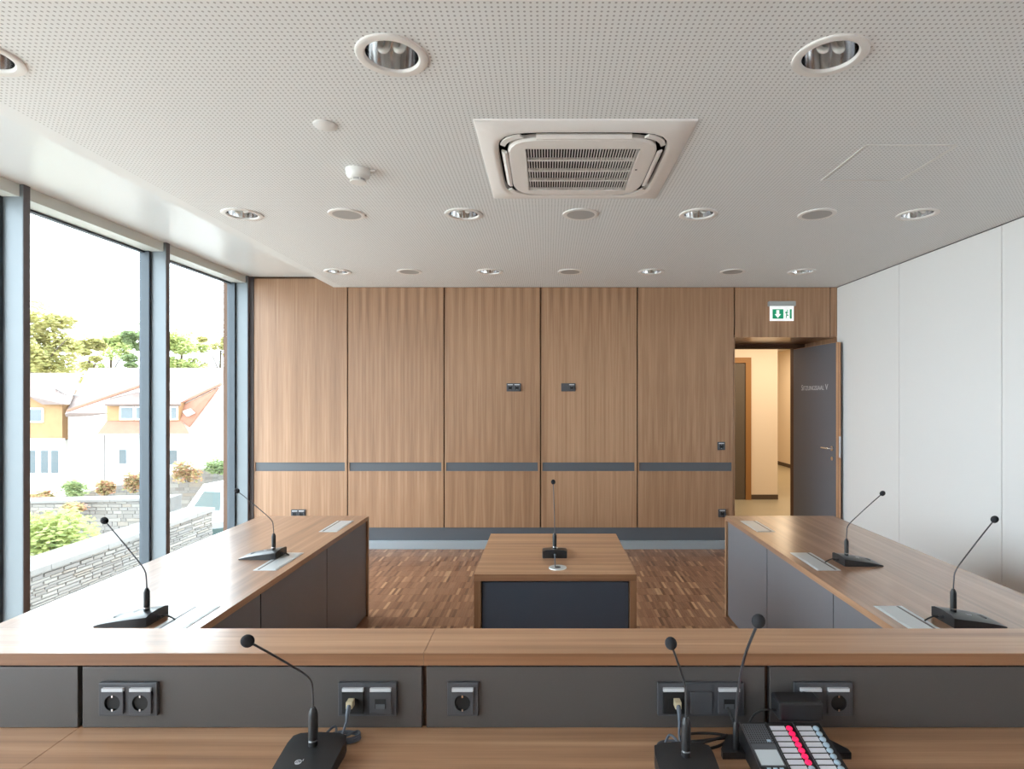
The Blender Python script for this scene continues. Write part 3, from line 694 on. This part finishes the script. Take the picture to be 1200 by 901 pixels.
# power adapter and loose black lead
pa = empty('power_adapter', (.625, 1.482, .828), label='black plug-in power adapter in the double socket behind the console', cat='power adapter')
bm = B(); box(bm, -.052, .058, -.062, -.004, -.028, .02, bev=.006); mk('adapter_body', bm, 'black_plastic', pa)
bm = B(); tube(bm, [(.035, -.004, 0), (.035, .001, 0)], .017, 16); mk('plug_face', bm, 'black_plastic', pa)
bm = B(); tube(bm, catmull([(-.05, -.04, -.01), (-.07, -.04, -.008), (-.10, -.035, -.02), (-.115, -.03, -.05), (-.11, -.03, -.078), (-.09, -.035, -.0848)], 6), .0025, 8); mk('cable', bm, 'cable_black', pa, True)
cbl = [(.463, 1.477, .805), (.468, 1.455, .79), (.48, 1.44, .752), (.45, 1.45, .7435), (.39, 1.44, .7435), (.345, 1.43, .7435), (.355, 1.40, .7435), (.42, 1.415, .744), (.455, 1.445, .75), (.40, 1.46, .75), (.34, 1.45, .7495), (.36, 1.415, .75), (.43, 1.43, .756), (.45, 1.44, .757)]
bm = B(); tube(bm, catmull(cbl, 7), .0034, 8); o = mk('connection_cable', bm, 'cable_black', None, True); tag(o, 'coiled black lead lying between microphone and console on the presidium desk', 'cable')

# ------------------------------------------------------------------ outdoors
# ground falls away from the building
bm = B(); gy = [-15, 0, 6, 12, 18, 26, 34, 46, 70, 130]; gx = [-160, -90, -60, -40, -30, -20, -14, -10, -7, XL - .3]
def gz(x, y):
    d = max(y, -x * .9); return -2.35 - max(0, d - 11) * .09 if d < 46 else -5.5 + (d - 46) * .02
gv = [[bm.verts.new((x, y, gz(x, y))) for x in gx] for y in gy]
for j in range(len(gy) - 1):
    for i in range(len(gx) - 1): bm.faces.new((gv[j][i], gv[j][i + 1], gv[j + 1][i + 1], gv[j + 1][i]))
o = mk('ground', bm, 'paving'); tag(o, kind='structure')

def stone_wall(name, a, b, zt_a, zt_b, zb_, th, label, sh=.09, slen=.34, cope=True):
    a, b = Vector((*a, 0)), Vector((*b, 0)); L = (b - a).length; t = (b - a) / L; n = Vector((t.y, -t.x, 0))
    if n.dot(-a) < 0: n = -n                    # n faces the room
    r = empty(name, (a.x, a.y, zb_), label=label, cat='stone wall', group=None)
    def W(u, v, z): return a + t * u + n * v + Vector((0, 0, z)) - Vector((a.x, a.y, zb_))
    bm = B(); loft(bm, [[W(u, v, z) for v, z in ((-th, zb_), (-.01, zb_), (-.01, zt), (-th, zt))] for u, zt in ((0, zt_a), (L, zt_b))]); mk('core', bm, 'coping_stone', r)
    bm = B(); z = zb_
    while z < max(zt_a, zt_b) - .02:
        h = sh * random.uniform(.7, 1.35); u = random.uniform(-.2, 0)
        while u < L:
            l = slen * random.uniform(.5, 1.6); um = min(max(u + l / 2, 0), L); zt = zt_a + (zt_b - zt_a) * um / L
            if z < zt - .01:
                u0, u1 = max(u, 0) + .003, min(u + l, L) - .003; z1 = min(z + h, zt) - .004; p = random.uniform(.0, .014)
                if u1 > u0 + .02 and z1 > z + .01:
                    vv = [bm.verts.new(W(*q)) for q in ((u0, -.05, z), (u1, -.05, z), (u1, -.05, z1), (u0, -.05, z1), (u0 + .01, p, z + .008), (u1 - .01, p, z + .006), (u1 - .012, p, z1 - .008), (u0 + .01, p, z1 - .006))]
                    for q in ((4, 5, 6, 7), (0, 1, 5, 4), (1, 2, 6, 5), (2, 3, 7, 6), (3, 0, 4, 7)): bm.faces.new([vv[i] for i in q])
            u += l
        z += h
    mk('stones', bm, 'stone', r, kind='stuff')
    if cope:
        u = 0
        while u < L - .05:
            l = min(random.uniform(.8, 1.2), L - u); z0 = zt_a + (zt_b - zt_a) * u / L; z1 = zt_a + (zt_b - zt_a) * (u + l) / L
            bm = B(); loft(bm, [[W(uu, v, zz) for v, zz in ((-th - .03, z_), (.05, z_), (.05, z_ + .07), (-th - .03, z_ + .09))] for uu, z_ in ((u + .004, z0), (u + l - .004, z1))]); mk('coping_stone', bm, 'coping_stone', r)
            u += l
    return r
stone_wall('garden_wall', (-6.5, 4.5), (-6.5, 11.2), -.66, -.60, -2.6, .42, 'layered stone garden wall with pale coping right outside the windows', .045, .26)
A1, A2 = P(-60, 592, 17), P(200, 586, 17)
stone_wall('terrace_wall', A1.xy, A2.xy, A1.z, A2.z, -4.2, .5, 'rubble stone terrace wall behind the lime bush in the garden', .10, .3)
A1, A2 = P(-80, 612, 27), P(330, 531, 30)
stone_wall('hillside_wall', A1.xy, A2.xy, A1.z, A2.z, -6.0, .6, 'overgrown old stone wall running uphill in front of the white house', .16, .4, cope=False)

def foliage(bm, c, rad, n, size, flat_=.0):
    for _ in range(n):
        while True:
            p = Vector((random.uniform(-1, 1), random.uniform(-1, 1), random.uniform(-1, 1)))
            if .25 < p.length < 1: break
        q = Vector((c[0] + p.x * rad[0], c[1] + p.y * rad[1], c[2] + p.z * rad[2])); s = size * random.uniform(.6, 1.3)
        m = Matrix.Rotation(random.uniform(0, 6.28), 3, 'Z') @ Matrix.Rotation(random.uniform(-1.2, 1.2), 3, 'X')
        vs = [bm.verts.new(q + m @ Vector(v) * s) for v in ((-.5, 0, 0), (0, -.28, .06), (.5, 0, 0), (0, .28, .06))]
        bm.faces.new(vs)
def tree(px, ptop, pbot, d, wpx, mat, label, blobs=9, n=420, size=.42):
    top, bot = P(px, ptop, d), P(px, pbot, d); w = wpx / F * d / 2; gz_ = gz(bot.x, d)
    r = empty('tree', (bot.x, d, gz_), label=label, cat='tree', group='trees behind the white house')
    H = top.z - gz_; cb = bot.z - gz_
    bm = B(); tube(bm, catmull([(0, 0, -.1), (.1, .05, cb * .5), (-.1, 0, cb), (.1, 0, cb + (H - cb) * .6)], 4), [.32 - .015 * i for i in range(13)], 8)
    trn = mk('trunk', bm, 'bark', r, True)
    for i in range(5):
        a = random.uniform(0, 6.28); zz = cb + (H - cb) * random.uniform(0, .5)
        bm = B(); tube(bm, catmull([(0, 0, zz - .5), (math.cos(a) * w * .4, math.sin(a) * w * .4, zz + (H - cb) * .2), (math.cos(a) * w * .8, math.sin(a) * w * .8, zz + (H - cb) * .35)], 3), [.12, .1, .09, .08, .06, .05, .03], 6); mk('branch', bm, 'bark', trn, True)
    bm = B()
    for i in range(blobs):
        a = random.uniform(0, 6.28); rr = w * random.uniform(.1, .7); zz = cb + (H - cb) * random.uniform(.12, .85); rb = w * random.uniform(.3, .5) * (1.15 - .5 * (zz - cb) / (H - cb))
        foliage(bm, (math.cos(a) * rr, math.sin(a) * rr, zz), (rb, rb, rb * .6), n, size)
    foliage(bm, (0, 0, H - (H - cb) * .16), (w * .35, w * .35, (H - cb) * .16), n // 2, size)
    mk('foliage', bm, mat, r, kind='stuff')
tree(45, 350, 462, 62, 110, 'leaf_yellow', 'tall dense yellow-green tree rising behind the wing with timber cladding', 22, 520, .5)
tree(104, 388, 462, 72, 46, 'leaf_yellow', 'low thin yellow tree between the tall tree and the ridge of the white house', 14, 360)
tree(130, 380, 462, 82, 60, 'leaf_lime', 'light green tree with open crown behind the roof ridge', 20, 420)
tree(166, 378, 462, 68, 46, 'leaf_green', 'darker green tree with gaps in its crown behind the roof ridge', 20, 380)
tree(212, 382, 462, 66, 72, 'leaf_lime', 'broad lime green tree over the ridge with bare dark boughs', 24, 420)
tree(258, 376, 462, 80, 54, 'leaf_yellow', 'sparse yellowing tree over the gable at the uphill end of the white house', 18, 330)
def bush(name, px, py, d, rad, mat, label, n=900, size=.12):
    c = P(px, py, d); r = empty(name, (c.x, d, c.z - rad[2]), label=label, cat='shrub')
    bm = B()
    for i in range(7): foliage(bm, (random.uniform(-.5, .5) * rad[0], random.uniform(-.5, .5) * rad[1], rad[2] * random.uniform(.7, 1.3)), (rad[0] * .55, rad[1] * .55, rad[2] * .6), n // 7, size)
    mk('foliage', bm, mat, r, kind='stuff')
    bm = B()
    for i in range(6): tube(bm, [(random.uniform(-.1, .1), random.uniform(-.1, .1), (gz(c.x, d) - c.z + rad[2] - .02) if name != 'creeper' else rad[2] * .2), (random.uniform(-.5, .5) * rad[0], random.uniform(-.5, .5) * rad[1], rad[2] * 1.2)], [.02, .006], 6)
    mk('stems', bm, 'bark', r, kind='stuff')
bush('garden_bush', 52, 634, 10.5, (.95, .7, .75), 'leaf_lime', 'lime green bush growing behind the coping of the garden wall', 2600, .12)
bush('creeper', 82, 594, 16.6, (.5, .25, .22), 'leaf_autumn', 'orange creeper hanging over the terrace wall', 500, .1)
for px, py, d, rx, rz_, m, nm in ((46, 584, 27.6, .85, .45, 'leaf_autumn', 'rust red creeper on the low end of the hillside wall'), (92, 574, 27.9, .75, .6, 'leaf_green', 'green shrub growing over the middle of the hillside wall'),
                            (124, 572, 28.1, .55, .5, 'leaf_autumn', 'small russet creeper next to the green shrub on the hillside wall'), (157, 566, 28.4, .7, .6, 'leaf_autumn', 'reddish creeper spread over the rubble beyond the russet one'),
                            (220, 552, 28.85, .7, .7, 'leaf_autumn', 'orange creeper on the hillside wall above the parked cars'), (256, 546, 29.15, .7, .5, 'leaf_green', 'green ivy on the uphill end of the hillside wall')):
    bush('creeper', px, py, d - .75, (rx, .32, rz_), m, nm, 900, .17)

# white house
hs = empty('white_house', (P(170, 590, 44.4).x, 44.4, -6.2), label='white rendered house with pale tiled roof, dormer and timber clad wing', cat='house')
HO = Vector(hs.location)
def hp(name, mat, pts, d, depth, parent=hs):    # a traced outline at depth d, extruded away from the viewer
    bm = B(); prism(bm, [P(x, y, d) - HO for x, y in pts], (0, depth, 0)); return mk(name, bm, mat, parent)
def hq(name, mat, pts, th=.25, parent=hs):      # a slab through points (px, py, d)
    bm = B(); q = [P(*p) - HO for p in pts]; nrm = (q[1] - q[0]).cross(q[2] - q[0]).normalized(); nrm = nrm if nrm.z < 0 else -nrm
    prism(bm, q, nrm * th); return mk(name, bm, mat, parent)
hp('wall', 'render_white', [(80, 483), (186, 447), (200, 475), (208, 476), (258, 452), (300, 452), (300, 602), (80, 602)], 44.4, 9)
hq('roof', 'tile_roof', [(76, 485, 44.2), (104, 431, 53), (310, 431, 53), (300, 480, 45)])
hq('verge', 'tile_red', [(78, 482.5, 44.2), (186, 446, 44.2), (186, 443.5, 44.2), (78, 480, 44.2)], .2)
hq('verge', 'tile_red', [(208, 475.5, 44.2), (258, 451.5, 44.2), (258, 449, 44.2), (208, 473, 44.2)], .2)
hq('verge', 'tile_red', [(209, 477, 44.3), (256, 454, 44.3), (221, 500, 43.8), (211, 492, 43.8)], .15)
hp('dormer', 'wood_clad', [(125, 472), (210, 472), (210, 493), (125, 493)], 43.7, .8)
hq('dormer_roof', 'tile_roof', [(122, 473.5, 43.2), (212, 473.5, 43.2), (206, 458, 44.8), (172, 455, 44.8), (130, 466, 44.5)], .15)
hq('skirt_roof', 'tile_red', [(114, 508, 42.9), (222, 508, 42.9), (212, 492, 43.8), (126, 492, 43.8)], .15)
hp('gutter', 'gutter', [(114, 508), (222, 508), (222, 509.8), (114, 509.8)], 42.85, .12)
hp('downpipe', 'gutter', [(121, 509), (122.3, 509), (122.3, 585), (121, 585)], 44.3, .1)
def win(x0, y0, x1, y1, d, n=1):
    f = hp('window', 'ext_frame', [(x0, y0), (x1, y0), (x1, y1), (x0, y1)], d, .1)
    w = (x1 - x0) / n
    for i in range(n): hp('pane', 'ext_glass', [(x0 + i * w + 1.8, y0 + 1.8), (x0 + (i + 1) * w - 1.8, y0 + 1.8), (x0 + (i + 1) * w - 1.8, y1 - 1.8), (x0 + i * w + 1.8, y1 - 1.8)], d - .03, .04, f)
win(140, 476, 157, 492, 43.6); win(158, 476, 173, 492, 43.6); win(180, 476, 195, 492, 43.6); win(199, 476, 208, 492, 43.6)
win(137.5, 525, 149.5, 545, 44.3); win(196, 526, 209, 546, 44.3)
# skylight on the tiled slope
hp('skylight', 'ext_frame', [(214, 482), (222, 479), (227, 484), (219, 488)], 43.6, .2)
# timber clad wing
hp('wing_wall', 'render_white', [(-20, 516), (73, 516), (73, 604), (-20, 604)], 45.3, 8)
hp('timber_cladding', 'wood_clad', [(-20, 452), (34, 464), (52, 473), (73, 474), (73, 515), (-20, 515)], 45.2, 8)
hp('balcony_edge', 'ext_frame', [(-20, 514), (70, 514), (70, 518), (-20, 518)], 44.9, .5)
hq('wing_roof', 'tile_roof', [(-25, 462, 45), (36, 464, 45), (53, 474, 45), (82, 474, 45), (97, 437, 53), (-25, 437, 53)])
win(33, 478, 50, 495, 45.1); win(32, 526, 43, 556, 45.2); win(46, 526, 70, 556, 45.2, 2)
bm = B(); tube(bm, [P(60, 452, 48.5) - HO, P(78, 462, 47) - HO, P(92, 463.5, 47) - HO], .06, 6); mk('roof_cable', bm, 'gutter', hs)

# parked cars beyond the garden wall
def car(loc, rz, paint, label, L=4.2, H=1.48, Wd=1.74, van=False):
    r = empty('car', loc, rz, label, 'car', 'parked cars below the windows')
    hl, hw_ = L / 2, Wd / 2
    if van: prof = [(-hl, .35), (-hl, 1.0), (-hl + .08, H - .1), (-hl + .4, H), (hl - 1.45, H), (hl - .75, .98), (hl - .12, .82), (hl, .6), (hl - .03, .32)]
    else: prof = [(-hl, .38), (-hl - .02, .75), (-hl + .1, .95), (-hl + .55, .98), (-hl + 1.05, H - .06), (-hl + 1.6, H), (hl - 1.9, H - .02), (hl - 1.15, .95), (hl - .15, .78), (hl, .55), (hl - .05, .32)]
    bm = B()
    def sec(y, k): return [Vector((x, y * (1 - .16 * max(0, (z - .85) / (H - .85)) * 1), z)) for x, z in prof]
    loft(bm, [sec(-hw_, 0), sec(-hw_ * .9, 0), sec(hw_ * .9, 0), sec(hw_, 0)]); mk('body', bm, paint, r)
    for s in (-1, 1):
        yy = lambda z: s * (hw_ * (1 - .16 * max(0, (z - .85) / (H - .85))) + .006)
        q = [(-hl + .75, .98), (-hl + 1.15, H - .14), (hl - 1.85, H - .12), (hl - 1.3, .98)]
        if van: q = [(hl - 2.1, 1.0), (hl - 2.05, H - .2), (hl - 1.5, H - .2), (hl - .98, 1.0)]
        bm = B(); prism(bm, [(x, yy(z), z) for x, z in q], (0, s * .008, 0)); mk('side_window', bm, 'car_glass', r)
        for x in (-hl + .8, hl - .8):
            bm = B(); tube(bm, [(x, s * (hw_ - .17), .31), (x, s * (hw_ + .01), .31)], .31, 20); wv = mk('wheel', bm, 'tyre', r, True)
            bm = B(); tube(bm, [(x, s * (hw_ + .01), .31), (x, s * (hw_ + .02), .31)], .19, 14); mk('rim', bm, 'car_silver', wv, True)
        bm = B(); box(bm, -hl - .03, -hl + .16, s * hw_ - .14 if s > 0 else -hw_ - .01, s * hw_ + .01 if s > 0 else -hw_ + .14, .66, .86, bev=.02); mk('tail_light', bm, 'tail_red', r)
    bm = B(); q = [(-hl + .57, 1.0), (-hl + 1.02, H - .12)] if not van else [(-hl + .02, 1.02), (-hl + .09, H - .2)]
    prism(bm, [(q[0][0] - .01, -hw_ * .85, q[0][1]), (q[1][0] - .01, -hw_ * .75, q[1][1]), (q[1][0] - .01, hw_ * .75, q[1][1]), (q[0][0] - .01, hw_ * .85, q[0][1])], (-.01, 0, .004)); mk('rear_window', bm, 'car_glass', r)
    bm = B(); q = [(hl - 1.13, .98), (hl - 1.86, H - .08)] if not van else [(hl - .78, 1.02), (hl - 1.42, H - .06)]
    prism(bm, [(q[0][0] + .01, -hw_ * .85, q[0][1]), (q[1][0] + .01, -hw_ * .75, q[1][1]), (q[1][0] + .01, hw_ * .75, q[1][1]), (q[0][0] + .01, hw_ * .85, q[0][1])], (.012, 0, .01)); mk('windscreen', bm, 'car_glass', r)
    return r
p = P(290, 590, 17.5); car((p.x, 17.5, gz(p.x, 17.5)), R(170), 'car_white', 'white van parked below the hillside wall', 4.6, 2.0, 1.85, True)
p = P(275, 610, 13.2); car((p.x, 13.2, gz(p.x, 13.2)), R(35), 'car_silver', 'grey car with red tail light parked past the end of the garden wall')
